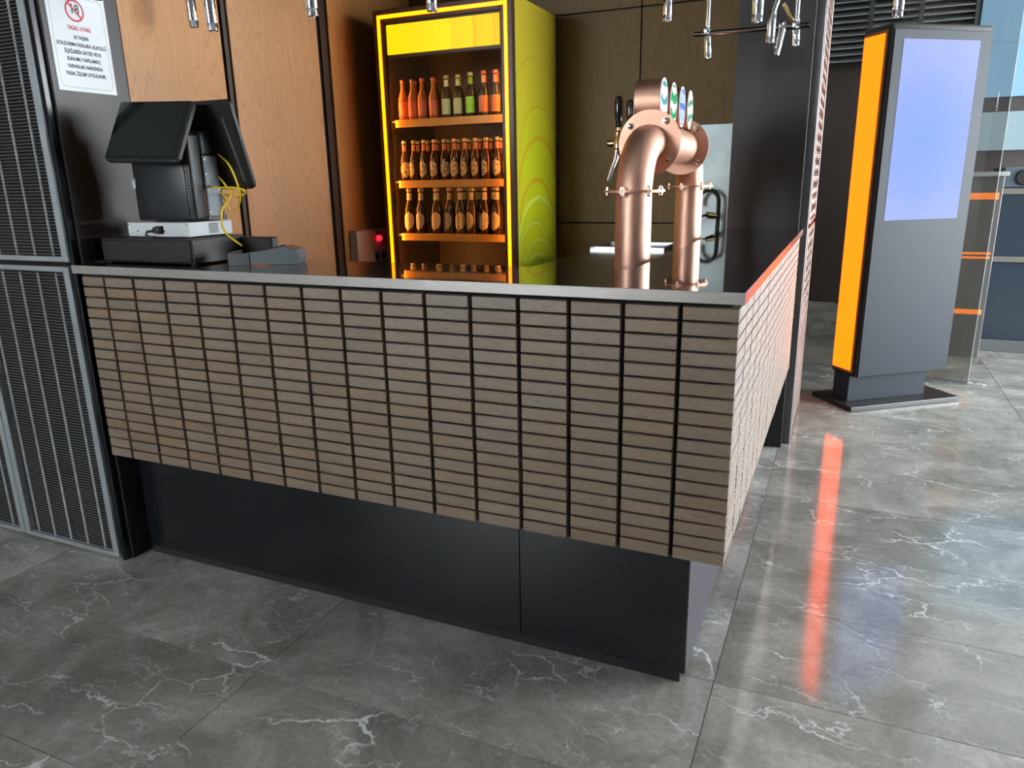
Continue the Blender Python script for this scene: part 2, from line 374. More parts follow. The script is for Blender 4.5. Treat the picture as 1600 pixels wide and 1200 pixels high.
# ------------------------------------------------------------------ counter
ctr = thing('bar_counter', 'L-shaped bar counter clad in rows of small brown oak tiles above a black plinth', 'bar counter')
X0 = -2.115
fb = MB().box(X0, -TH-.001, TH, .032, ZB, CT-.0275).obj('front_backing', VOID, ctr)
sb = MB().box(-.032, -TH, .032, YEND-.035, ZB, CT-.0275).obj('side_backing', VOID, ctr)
def tile_mesh(name, L, m, side=False):
    c = .0017; hh = RP-GH; q = MB()
    def pt(u, d, v): return (-d, u, v) if side else (u, d, v)     # d = depth into the counter
    A = [pt(u, d, v) for d, i in ((TH, 0), (c, 0), (0, c)) for u, v in ((i, i), (L-i, i), (L-i, hh-i), (i, hh-i))]
    f = [(0, 1, 2, 3), (8, 9, 10, 11)]
    for a in (0, 4):
        for k in range(4): f.append((a+k, a+(k+1) % 4, a+4+(k+1) % 4, a+4+k))
    return q.poly(A, f).mesh(name, m)
FM = tile_mesh('wood_tile', P-GV, TILE_X); EM = tile_mesh('wood_tile', (-15*P)-X0, TILE_X); SM = tile_mesh('wood_tile', P-GV, TILE_Y, True)
for r in range(NR):
    z = ZB+r*RP+GH/2
    for k in range(16):
        if k == 15: link('wood_tile', EM, fb, (X0, random.uniform(-.0006, .0006), z))
        else: link('wood_tile', FM, fb, (-(k+1)*P+GV, random.uniform(-.0006, .0006), z))
    link('wood_tile', SM, sb, (random.uniform(-.0005, .0005), TH+.002, z))
sm = MB(); hh = RP-GH; ncs = int((YEND-.035-TH)/P)
for k in range(1, ncs+1):
    y0 = TH+.002+k*P; L = min(P-GV, YEND-.035-y0)
    if L < .02: continue
    for r in range(NR):
        z = ZB+r*RP+GH/2; dx = random.uniform(-.0006, .0006); c = .0017
        pts = [(-TH, y0, z), (-TH, y0+L, z), (-TH, y0+L, z+hh), (-TH, y0, z+hh), (dx-c, y0, z), (dx-c, y0+L, z), (dx-c, y0+L, z+hh), (dx-c, y0, z+hh), (dx, y0+c, z+c), (dx, y0+L-c, z+c), (dx, y0+L-c, z+hh-c), (dx, y0+c, z+hh-c)]
        sm.poly(pts, [(8, 9, 10, 11)]+[(a+k2, a+(k2+1) % 4, a+4+(k2+1) % 4, a+4+k2) for a in (0, 4) for k2 in range(4)])
o = sm.obj('wood_tile_field', TILE_Y, sb); o['kind'] = 'stuff'
# carcass and plinth
R_ = .096
MB().box(X0, -.034, .034, DEEP-.01, ZB+.01, CT-.032).box(-DEEP+.01, -.034, DEEP-.01, YEND-.04, ZB+.01, CT-.032).obj('carcass', BLACK, ctr)
for x0, x1 in ((X0, -.5845), (-.5825, -R_)):
    MB().box(x0, x1, R_, R_+.012, .032, ZB+.012, .001, 1).obj('plinth_panel', BLACKP, ctr)
MB().box(-R_-.012, -R_, R_+.012, YEND-.02, .032, ZB+.012, .001, 1).obj('plinth_panel', mat('plinth_side_lit', (.10, .11, .13), .3, .4), ctr)  # black plinth's lit side: daylight put into a paler colour
MB().box(X0, -R_-.014, R_+.006, DEEP-.02, 0, .034).box(-DEEP+.02, -R_-.014, DEEP-.02, YEND-.03, 0, .034).obj('toe_kick', BLACK, ctr)
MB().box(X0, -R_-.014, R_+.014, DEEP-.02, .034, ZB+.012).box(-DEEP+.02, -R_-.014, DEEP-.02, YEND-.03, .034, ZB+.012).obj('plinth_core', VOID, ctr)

# countertop
ct = thing('countertop', 'polished dark L-shaped countertop with a stainless steel edge strip', 'countertop')
def Lshape(o, i): return [(XL+.004, -o), (o, -o), (o, YEND), (-i, YEND), (-i, i), (XL+.004, i)]
MB().prism(Lshape(.0095, DEEP), CT-.020, CT-.0005, lambda u, v, h: (u, v, h)).obj('top_slab', TOPM, ct)
e = MB(); e.box(XL-.002, .012, -.012, -.0095, CT-.027, CT, .0008, 1)
e.obj('edge_strip', STEEL, ct)
MB().box(.0095, .012, -.0095, YEND, CT-.027, CT, .0008, 1).obj('edge_strip', mat('edge_steel_side', (.60, .58, .56), .13, .8), ct)
MB().box(-2.118, -.03, .0, .03, CT-.0272, CT-.0205).box(-.03, -.004, .0, YEND-.035, CT-.0272, CT-.0205).obj('support_batten', VOID, ct)

# lower work counter inside the bar
wc = thing('work_counter', 'lower brown steel work counter behind the copper beer tower', 'work counter')
MB().box(-.97, -DEEP-.004, DEEP+.004, YB-.006, .965, 1.0, .002, 1).obj('worktop', mat('worktop_bronze', (.16, .12, .085), .14, .6), wc)
MB().box(-.95, -DEEP-.02, DEEP+.03, YB-.02, 0, .965).obj('cabinet_body', BLACK, wc)
sk = thing('bar_sink', 'steel bar sink set at the end of the lower work counter', 'sink', (0, 0, 1.0003))
MB().box(-.965, -.595, 1.90, 1.915, 0, .014).box(-.965, -.595, 2.20, 2.215, 0, .014).box(-.965, -.95, 1.915, 2.20, 0, .014).box(-.61, -.595, 1.915, 2.20, 0, .014).obj('sink_rim', mat('sink_steel', (.42, .44, .46), .3, 1), sk)
MB().box(-.95, -.61, 1.915, 2.20, 0, .004).obj('sink_basin', mat('sink_dark', (.25, .25, .26), .25, 1), sk)
sp = MB().box(-.535, -.343, YB-.010, YB-.001, 1.0, 1.588, .002, 1).obj('splash_plate', mat('cloudy_steel', (.24, .28, .28), .34, 1, var=.3, bscale=7)); tag(sp, 'cloudy stainless steel splash plate on the wood wall behind the tower', 'splash plate')
# hose tap
tp = thing('sink_tap', 'black arched hose tap with brass valve before the steel splash plate', 'tap', (0, 0, 1.0004))
pts = [(-.395, 2.17, 0), (-.392, 2.17, .12), (-.392, 2.17, .22)]+[(-.392-.05*(1-math.cos(a)), 2.17, .22+.055*math.sin(a)) for a in [PI*k/10 for k in range(1, 10)]]+[(-.492, 2.17, .20)]
MB().tube(pts, .010, 10).obj('hose', mat('hose_black', (.03, .028, .022), .3), tp, smooth=True)
v_ = MB(); v_.lathe([(0, 0), (.02, 0), (.02, .012), (.014, .014), (.014, .05), (0, .05)], 12, along((-.395, 2.17, 0), (-.395, 2.17, 1))); v_.obj('tap_base', BRASS, tp, smooth=True); v_ = MB()
v_.lathe([(0, 0), (.012, 0), (.014, .02), (.016, .022), (.016, .05), (0, .05)], 10, along((-.395, 2.155, .15), (-.46, 2.12, .16)))
v_.obj('valve', BRASS, tp, smooth=True)
MB().tube([(-.44, 2.13, .157), (-.475, 2.11, .15), (-.52, 2.09, .13)], .006, 8).obj('lever', BLACK, tp, smooth=True)

# ------------------------------------------------------------------ warning sign
sg = thing('warning_sign', 'white laminated legal age warning notice with red prohibition emblem', 'sign', (XL+.0005, .0, 0))
SY0, SY1, SZ0, SZ1 = .052, .264, 1.650, 1.948
MB().box(0, .0012, SY0, SY1, SZ0, SZ1).obj('sheet', PAPER, sg)
def rr(u0, u1, v0, v1, r, n=6):
    out = []
    for cx, cy, a in ((u1-r, v0+r, -PI/2), (u1-r, v1-r, 0), (u0+r, v1-r, PI/2), (u0+r, v0+r, PI)):
        out += [(cx+r*math.cos(a+PI/2*k/n), cy+r*math.sin(a+PI/2*k/n)) for k in range(n+1)]
    return out
A = rr(SY0+.012, SY1-.012, SZ0+.012, SZ1-.012, .016); B = rr(SY0+.0128, SY1-.0128, SZ0+.0128, SZ1-.0128, .0155)
q = MB(); n = len(A)
q.poly([(.0015, u, v) for u, v in A]+[(.0015, u, v) for u, v in B], [(i, (i+1) % n, n+(i+1) % n, n+i) for i in range(n)]); q.obj('border_line', INK, sg)
ex, ez = .150, SZ1-.052
q = MB(); n = 36; R1, R0 = .0335, .0275
q.poly([(.0016, ex+R1*math.cos(2*PI*k/n), ez+R1*math.sin(2*PI*k/n)) for k in range(n)]+[(.0016, ex+R0*math.cos(2*PI*k/n), ez+R0*math.sin(2*PI*k/n)) for k in range(n)], [(i, (i+1) % n, n+(i+1) % n, n+i) for i in range(n)])
q.obj('emblem_ring', REDI, sg)
d = .0032; q = MB(); s2 = math.sqrt(.5)
q.poly([(.0024, ex+(-R0*a+d*b)*s2, ez+(R0*a+d*b)*s2) for a, b in ((1, 1), (1, -1), (-1, -1), (-1, 1))], [(0, 1, 2, 3)]); q.obj('emblem_slash', REDI, sg)
ROT = Matrix(((0, 0, 1), (1, 0, 0), (0, 1, 0))).to_4x4()
def sign_text(s, y, z, size, m, bold=.0, sx=.78):
    me = text_mesh(s, size, m, 'lettering', bold); me.transform(Matrix.Diagonal((sx, 1, 1, 1))); me.transform(ROT)
    return link('lettering', me, sg, (.0016, y, z))
sign_text('18', ex, ez+.003, .040, INK, .0006, .85)
sign_text('YASAL UYARI:', .158, SZ1-.105, .0172, REDI, .0005)
for i, s in enumerate(('18 YAŞINI', 'DOLDURMAYANLARA ALKOLLÜ', 'İÇKİLERİN SATIŞI VEYA', 'SUNUMU YAPILAMAZ;', 'YAPANLAR HAKKINDA', 'YASAL İŞLEM UYGULANIR.')):
    sign_text(s, .158, SZ1-.133-.0222*i, .0155, INK, .0005)

# ------------------------------------------------------------------ point of sale group
dr = thing('cash_drawer', 'flat black metal cash drawer under the till on the countertop', 'cash drawer', (0, 0, CT))
MB().box(-2.105, -1.690, .085, .315, .004, .082, .003, 2).obj('body', mat('drawer_black', (.014, .014, .015), .45, bump=.05, bscale=300), dr)
MB().box(-2.098, -1.697, .080, .086, .010, .076, .002, 1).obj('front_panel', mat('drawer_black', (0, 0, 0)), dr)
f_ = MB()
for x in (-2.09, -1.705):
    for y in (.10, .30): f_.lathe([(0, 0), (.012, 0), (.012, .005), (0, .005)], 10, Matrix.Translation((x, y, -.0003)))
f_.obj('rubber_feet', BLACK, dr)
ZD = CT+.082
pc = thing('mini_computer', 'flat white metal computer case lying on the cash drawer', 'computer', (0, 0, ZD))
MB().box(-2.010, -1.735, .120, .310, .004, .050, .003, 2).obj('case', WHITEM, pc)
q = MB()
for i in range(7):
    for k in range(6): q.box(-1.7346, -1.734, .205+i*.006, .2085+i*.006, .012+k*.0055, .0155+k*.0055)
q.obj('vent_holes', BLACK, pc)
q = MB()
for x, z in ((-2.003, .043), (-1.965, .022), (-1.90, .022), (-1.843, .022), (-1.742, .043)): q.lathe([(0, 0), (.0028, 0), (.0022, .0012), (0, .0014)], 8, along((x, .1197, z), (x, .11, z)))
q.obj('screws', BLACK, pc)
MB().box(-1.880, -1.846, .1188, .1205, .013, .039).obj('power_socket', BLACK, pc)
q = MB(); q.box(-1.878, -1.850, .103, .1188, .016, .036, .003, 2); q.tube([(-1.872, .108, .025), (-1.90, .100, .021), (-1.905, .098, .012), (-1.890, .098, .004), (-1.868, .100, .0033)], .0042, 8)
q.obj('power_plug', PLAST, pc, smooth=True)
q = MB()
for x in (-1.995, -1.75):
    for y in (.135, .295): q.lathe([(0, 0), (.009, 0), (.009, .0045), (0, .0045)], 8, Matrix.Translation((x, y, -.0003)))
q.obj('rubber_feet', BLACK, pc)
ZP = ZD+.050
pos = thing('pos_terminal', 'black two-screen till with slanted customer display standing on the white case', 'till', (0, 0, ZP))
# stand body
q = MB(); q.box(-1.990, -1.728, .150, .205, .004, .275, .010, 3); q.obj('stand_body', PLAST, pos, smooth=True)
MB().box(-1.975, -1.752, .146, .152, .016, .205, .004, 2).obj('front_cover', mat('cover_plastic', (.022, .024, .027), .36), pos, smooth=True)
q = MB()
for k in range(13): q.box(-1.749, -1.743, .1475, .1507, .050+k*.0095, .0555+k*.0095)
q.obj('vent_slots', mat('slot_grey', (.30, .31, .32), .4, .5), pos)
q = MB(); q.box(-1.985, -1.730, .205, .285, .004, .018).box(-1.985, -1.730, .205, .27, .205, .285, .012, 3).box(-1.985, -1.972, .205, .275, .018, .21); q.obj('rear_housing', PLAST, pos, smooth=True)
MB().box(-1.740, -1.729, .212, .270, .018, .206).obj('port_bay', mat('bay_steel', (.20, .22, .24), .5, .5), pos)
MB().box(-1.729, -1.7275, .205, .212, .014, .21).box(-1.729, -1.7275, .268, .275, .014, .21).obj('bay_trim', PLAST, pos)
q = MB()
for y in (.2155, .266):
    for z in (.03, .10, .15, .195): q.lathe([(0, 0), (.003, 0), (.002, .0015), (0, .002)], 8, along((-1.729, y, z), (-1.72, y, z)))
q.obj('bay_screws', CHROME, pos)
pts = [(-1.90+.055*math.cos(a), .1455, .045+.03*math.sin(a)) for a in [PI*k/14 for k in range(2, 13)]]
MB().tube(pts, .0016, 5).obj('embossed_arc', PLAST, pos, smooth=True)
MB().poly([(-1.994, .149, .140), (-1.990, .149, .140), (-1.982, .1465, .118), (-1.978, .1465, .140), (-1.974, .1465, .140), (-1.977, .1465, .108), (-1.986, .1465, .108)], [(0, 1, 2, 6), (2, 3, 4, 5), (2, 5, 6)]).obj('clip_mark', WHITEP, pos)
def slab(name, parent, corners, thick, m, bev=.006, nrm=None):
    """rounded rectangular slab from bl, br, tl (front face); thickness goes behind"""
    bl, br, tl = map(Vector, corners); u = br-bl; v = tl-bl; W, H = u.length, v.length; u.normalize(); v = (v-u*v.dot(u)).normalized(); n = u.cross(v)
    M_ = Matrix((( u.x, v.x, n.x, bl.x), (u.y, v.y, n.y, bl.y), (u.z, v.z, n.z, bl.z), (0, 0, 0, 1)))
    q = MB(); o_ = rr(0, W, 0, H, .018, 5)
    e = bev
    def ring(ins, h): return [((a-W/2)*(1-2*ins/W)+W/2, (b-H/2)*(1-2*ins/H)+H/2, h) for a, b in o_]
    R3 = [ring(e, 0), ring(0, -e), ring(0, -thick+e), ring(e, -thick)]; N_ = len(o_)
    allp = [M_ @ Vector(p) for r in R3 for p in r]
    fs = [tuple(range(N_)), tuple(range(3*N_, 4*N_))[::-1]]+[(a*N_+i, a*N_+(i+1) % N_, (a+1)*N_+(i+1) % N_, (a+1)*N_+i) for a in range(3) for i in range(N_)]
    q.poly(allp, fs)
    return q.obj(name, m, parent, smooth=True), M_, W, H
# customer display (faces the photograph, leans back)
cs = [(-2.005, .062-.0, 1.431-ZP), (-1.705, .078, 1.419-ZP), (-2.005, .158, 1.617-ZP)]
disp, Mx, W, H = slab('customer_display', pos, cs, .024, PLAST)
q = MB(); q.poly([Mx @ Vector(p) for p in ((.006, .006, .0006), (W-.006, .006, .0006), (W-.006, H-.006, .0006), (.006, H-.006, .0006))], [(0, 1, 2, 3)]); q.obj('screen_glass', SCREEN, disp)
q = MB(); fwb = .022
q.poly([Mx @ Vector(p) for p in ((fwb, .016, .0009), (W-fwb, .016, .0009), (W-fwb, H-.016, .0009), (fwb, H-.016, .0009))], [(0, 1, 2, 3)]); q.obj('screen_area', mat('lcd_off', (.008, .013, .014), .10, ior=1.6), disp)
MB().box(-1.90, -1.80, .120, .152, .19, .255, .006, 2).obj('display_bracket', PLAST, pos, smooth=True)
# operator display (seen from behind, leans towards the photograph)
os_ = [(-1.62, .335, 1.338-ZP), (-1.955, .325, 1.338-ZP), (-1.62, .255, 1.612-ZP)]
od, My, W2, H2 = slab('operator_display', pos, os_, .030, mat('display_back', (.018, .016, .015), .38), .009)
q = MB(); q.poly([My @ Vector(p) for p in ((.01, .01, .0006), (W2-.01, .01, .0006), (W2-.01, H2-.01, .0006), (.01, H2-.01, .0006))], [(0, 1, 2, 3)]); q.obj('screen_glass', SCREEN, od)
q = MB(); q.poly([My @ Vector(p) for p in ((.020, .03, -.0312), (.030, .03, -.0312), (.042, H2-.05, -.0312), (.036, H2-.05, -.0312))], [(0, 1, 2, 3)]); q.obj('side_groove', mat('groove_grey', (.16, .16, .17), .35), od)
MB().box(-1.88, -1.80, .262, .300, .17, .25, .006, 2).obj('display_bracket', PLAST, pos, smooth=True)
# black tray beside the computer case
tr = MB().box(-1.735, -1.555, .295, .328, .0, .075, .003, 1).obj('receipt_printer', mat('printer_black', (.016, .015, .015), .5)); tr.location = (0, 0, CT+.0002); tag(tr, 'low black printer box behind the card reader', 'printer')
# yellow cables
def cable_obj(pts, r, m, label):
    V = [Vector(p) for p in pts]; out = []
    for i in range(len(V)-1):
        p0, p1, p2, p3 = V[max(i-1, 0)], V[i], V[i+1], V[min(i+2, len(V)-1)]
        for k in range(6):
            t = k/6; out.append(.5*((2*p1)+(-p0+p2)*t+(2*p0-5*p1+4*p2-p3)*t*t+(-p0+3*p1-3*p2+p3)*t**3))
    out.append(V[-1])
    o = MB().tube(out, r, 8).obj('network_cable', m, smooth=True); return tag(o, label, 'cable', 'cables hanging from the till')
cable_obj([at_y(341, 241, .27), at_y(358, 258, .25), at_y(371, 288, .25), at_y(375, 312, .26), at_y(367, 331, .28)], .0032, YCABLE, 'yellow network cable arching out behind the till and down')
cable_obj([at_y(318, 286, .235), at_y(335, 293, .22), at_y(362, 293, .22), at_y(381, 297, .23), at_y(380, 305, .25), at_y(352, 304, .27)], .0032, YCABLE, 'yellow network cable looping sideways out of the till port bay')
cable_obj([at_y(341, 276, .26), at_y(353, 290, .25), at_y(360, 305, .23), at_y(348, 325, .20), at_y(346, 345, .175), at_y(352, 363, .165), at_y(367, 376, .175), at_y(378, 384, .195)], .0032, YCABLE, 'long yellow network cable running down to the card reader')
cable_obj([at_y(342, 297, .27), at_y(352, 312, .27), at_y(358, 331, .275)], .0032, YCABLE, 'short yellow network cable dropping behind the long one')
# card reader with its cradle
cr = thing('card_reader', 'grey payment card reader lying on the countertop beside the cash drawer', 'card reader', (-1.49, .205, CT+.0003), math.radians(22))
pr = [(-.105, 0), (.10, 0), (.108, .020), (.10, .046), (.06, .056), (-.02, .040), (-.105, .030)]
q = MB(); q.prism(pr, -.042, .042, lambda u, v, h: (u, h, v)); q.obj('body', mat('reader_grey', (.13, .15, .165), .4), cr)
q = MB(); q.poly([(.062, -.034, .0567), (.098, -.034, .0475), (.098, .034, .0475), (.062, .034, .0567)], [(0, 1, 2, 3)]); q.obj('display', SCREEN, cr)
kb = MB(); 
for i in range(4):
    for k in range(3):
        x = -.012+i*.018; zz = .040+(x+.02)*.2
        kb.box(x-.006, x+.006, -.026+k*.02, -.012+k*.02, zz, zz+.004, .001, 1)
kb.obj('keypad', mat('key_dark', (.03, .03, .033), .5), cr)
MB().box(-.118, -.104, -.045, .045, 0, .040, .003, 1).box(-.118, -.05, -.046, -.042, 0, .036).obj('cradle', mat('cradle_grey', (.075, .08, .085), .35), cr)
MB().box(-.1185, -.113, -.030, -.016, .010, .017).obj('red_plug', mat('plug_red', (.7, .08, .05), .4), cr)
MB().box(-.1185, -.113, -.014, .004, .010, .017).obj('yellow_plug', mat('plug_yellow', (.9, .6, .02), .4), cr)
oc = MB().poly([(-.03, -.010, .0), (.03, -.014, .0), (.034, .012, .0), (-.026, .014, .0), (-.03, -.010, .0012), (.03, -.014, .0012), (.034, .012, .0012), (-.026, .014, .0012)], [(3, 2, 1, 0), (4, 5, 6, 7), (0, 1, 5, 4), (1, 2, 6, 5), (2, 3, 7, 6), (3, 0, 4, 7)]).obj('paper_tag', mat('orange_paper', (.80, .17, .05), .5)); oc.location = (-1.475, .140, CT+.0003); tag(oc, 'small orange paper slip on the countertop beside the card reader', 'slip')

# ------------------------------------------------------------------ power box on left wall
pb = thing('power_box', 'beige electrical box with red pilot light and three sockets behind the counter', 'electrical box', (XL, 0, 0))
MB().box(0, .045, 1.53, 1.86, .86, 1.105, .004, 2).obj('box', mat('beige_box', (.45, .38, .30), .5), pb)
MB().lathe([(0, 0), (.016, 0), (.016, .008), (.012, .018), (0, .02)], 14, along((.045, 1.72, 1.055), (.1, 1.72, 1.055))).obj('pilot_light', emit('red_pilot', (1, .01, .02), 3.0), pb, smooth=True)
MB().box(.045, .050, 1.705, 1.735, 1.072, 1.090).obj('pilot_cap', BLACK, pb)
for k in range(3):
    y = 1.66+k*.062
    s_ = MB().box(.045, .054, y, y+.055, .935, 1.0, .002, 1).obj('socket', mat('beige_socket', (.5, .43, .35), .5), pb)
    MB().lathe([(0, 0), (.019, 0), (.019, .002), (0, .0021)], 16, along((.0542, y+.0275, .960), (.1, y+.0275, .960))).obj('socket_hole', BLACK, s_)

# ------------------------------------------------------------------ drinks cooler
CX0, CX1, CY0, CY1, CZ = -1.995, -1.258, 1.65, 2.20, 2.145
DK = mat('cooler_dark_shell', (.035, .018, .008), .4)
def rings_mat():
    m, nt, b = nodes('cooler_side_print'); N = nt.nodes; L = nt.links
    tc = N.new('ShaderNodeTexCoord'); sp_ = N.new('ShaderNodeSeparateXYZ'); L.new(tc.outputs['Object'], sp_.inputs[0])
    def math_(op, a, b_=None):
        q = N.new('ShaderNodeMath'); q.operation = op
        for i, v in enumerate((a, b_)):
            if v is None: continue
            if isinstance(v, (int, float)): q.inputs[i].default_value = v
            else: L.new(v, q.inputs[i])
        return q.outputs[0]
    gz = N.new('ShaderNodeMapRange'); gz.inputs[1].default_value = .9; gz.inputs[2].default_value = 2.1; L.new(sp_.outputs[2], gz.inputs[0])
    base = N.new('ShaderNodeMix'); base.data_type = 'RGBA'; base.inputs[6].default_value = (.60, .62, .010, 1); base.inputs[7].default_value = (.56, .44, .030, 1); L.new(gz.outputs[0], base.inputs[0])
    col = base.outputs[2]
    yc = (CY0+CY1)/2
    for cz, r, wd, c, fill in ((1.55, .36, .003, (.42, .30, .03), 0), (1.45, .24, .004, (.50, .30, .03), 1), (1.28, .26, .012, (.62, .34, .02), 1), (1.12, .22, .010, (.64, .30, .02), 1), (.98, .27, .012, (.62, .80, .12), 0), (.93, .20, .006, (.66, .80, .14), 0), (.80, .24, .006, (.66, .80, .14), 0), (.77, .20, .008, (.66, .80, .16), 0), (.80, .12, .008, (.66, .80, .16), 0), (.80, .09, .006, (.66, .80, .16), 0), (.80, .06, .006, (.66, .80, .16), 0)):
        dy = math_('SUBTRACT', sp_.outputs[1], yc+random.uniform(-.04, .04)); dz = math_('SUBTRACT', sp_.outputs[2], cz)
        dd = math_('SQRT', math_('ADD', math_('MULTIPLY', dy, dy), math_('MULTIPLY', dz, dz)))
        up = math_('GREATER_THAN', dz, 0)
        ln = math_('MULTIPLY', math_('LESS_THAN', math_('ABSOLUTE', math_('SUBTRACT', dd, r)), wd), up)
        if fill:
            fx = N.new('ShaderNodeMix'); fx.data_type = 'RGBA'; fx.inputs[7].default_value = (.56, .66, .006, 1); L.new(col, fx.inputs[6])
            f = math_('MULTIPLY', math_('LESS_THAN', dd, r), .35); L.new(f, fx.inputs[0]); col = fx.outputs[2]
        mx = N.new('ShaderNodeMix'); mx.data_type = 'RGBA'; mx.inputs[7].default_value = (*c, 1); L.new(col, mx.inputs[6]); L.new(math_('MULTIPLY', ln, .7), mx.inputs[0]); col = mx.outputs[2]
    L.new(col, b.inputs['Base Color']); b.inputs['Roughness'].default_value = .35
    return m
ck = thing('drinks_cooler', 'tall glass-door drinks cooler with glowing yellow frame and lime printed side', 'drinks cooler')
MB().box(CX1-.012, CX1, CY0+.03, CY1, .10, CZ, .001, 1).obj('side_panel', rings_mat(), ck)
q = MB(); q.box(CX0, CX0+.025, CY0+.03, CY1, .10, CZ).box(CX0+.025, CX1-.012, CY0+.03, CY1, CZ-.04, CZ).box(CX0+.025, CX1-.012, CY1-.03, CY1, .10, CZ-.04).box(CX0+.025, CX1-.012, CY0+.03, CY1-.03, .10, .40); q.obj('cabinet_shell', DK, ck)
MB().box(CX1-.03, CX1-.012, CY0+.03, CY1-.03, .40, CZ-.04).obj('inner_wall', mat('cooler_inner', (.10, .06, .03), .4), ck)
MB().box(CX0+.025, CX1-.03, CY1-.034, CY1-.03, .40, CZ-.04).obj('inner_back', mat('cooler_inner', (0, 0, 0)), ck)
MB().box(CX0+.02, CX1-.02, CY0+.05, CY1-.02, 0.0, .10).obj('base', BLACK, ck)
# door frame with light strip
fx0, fx1, fz0, fz1 = CX0, CX1, .12, CZ-.004
q = MB(); fw = .060
q.box(fx0, fx0+fw, CY0, CY0+.03, fz0, fz1, .003, 1).box(fx1-fw, fx1, CY0, CY0+.03, fz0, fz1, .003, 1).box(fx0+fw, fx1-fw, CY0, CY0+.03, fz1-fw, fz1, .003, 1).box(fx0+fw, fx1-fw, CY0, CY0+.03, fz0, fz0+fw, .003, 1)
door = q.obj('door_frame', mat('door_frame_brown', (.05, .025, .01), .35), ck)
a, b_ = .024, .041
for x0, x1, z0, z1 in ((fx0+a, fx0+b_, fz0+a, fz1-a), (fx1-b_, fx1-a, fz0+a, fz1-a), (fx0+b_, fx1-b_, fz1-b_, fz1-a), (fx0+b_, fx1-b_, fz0+a, fz0+b_)):
    MB().box(x0, x1, CY0-.006, CY0, z0, z1, .002, 1).obj('light_strip', LEDY, door)
MB().box(fx0+fw, fx1-fw, CY0+.012, CY0+.018, fz0+fw, 1.93).obj('door_glass', CGLASS, ck)
def header_mat():
    m, nt, b = nodes('backlit_header'); N = nt.nodes; L = nt.links
    tc = N.new('ShaderNodeTexCoord'); v = N.new('ShaderNodeVectorMath'); v.operation = 'DISTANCE'; v.inputs[1].default_value = (-1.78, CY0, 2.0); L.new(tc.outputs['Object'], v.inputs[0])
    r = N.new('ShaderNodeValToRGB'); e = r.color_ramp.elements; e[0].position = .05; e[0].color = (1, .62, .0, 1); e[1].position = .9; e[1].color = (1, .48, 0, 1)
    for p, c in ((.20, (1, .66, 0, 1)), (.21, (1, .56, 0, 1)), (.32, (1, .62, 0, 1)), (.33, (.8, .36, 0, 1)), (.34, (1, .52, 0, 1)), (.42, (1, .56, 0, 1)), (.43, (.9, .42, 0, 1)), (.44, (1, .50, 0, 1))): q = e.new(p); q.color = c
    L.new(v.outputs['Value'], r.inputs[0]); L.new(r.outputs[0], b.inputs['Emission Color']); b.inputs['Emission Strength'].default_value = 1.0; b.inputs['Base Color'].default_value = (.1, .05, 0, 1)
    return m
MB().box(fx0+fw+.008, fx1-fw-.008, CY0+.006, CY0+.014, 1.940, 2.072, .001, 1).obj('header_sign', header_mat(), ck)
MB().box(fx0+fw, fx1-fw, CY0+.014, CY0+.03, 1.925, fz1-fw).obj('header_backing', DK, ck)
# interior lamp tubes behind the frame sides
for x in (fx0+.042, fx1-.046):
    MB().tube([(x, CY0+.045, .45), (x, CY0+.045, 1.90)], .005, 8).obj('interior_lamp', emit('cooler_lamp', (1.0, .38, .07), 42.0), ck)
SHZ = (1.640, 1.345, 1.078, .74)
for z in SHZ:
    s_ = MB().box(CX0+.03, CX1-.034, CY0+.07, CY1-.04, z-.008, z).obj('shelf', mat('shelf_wire', (.25, .2, .15), .4, .6), ck)
    MB().box(CX0+.055, CX1-.06, CY0+.062, CY0+.070, z-.032, z+.004, .001, 1).obj('price_rail', mat('rail_glow_orange', (.85, .42, .05), .4), s_)  # orange of the cooler light put into the rail colour
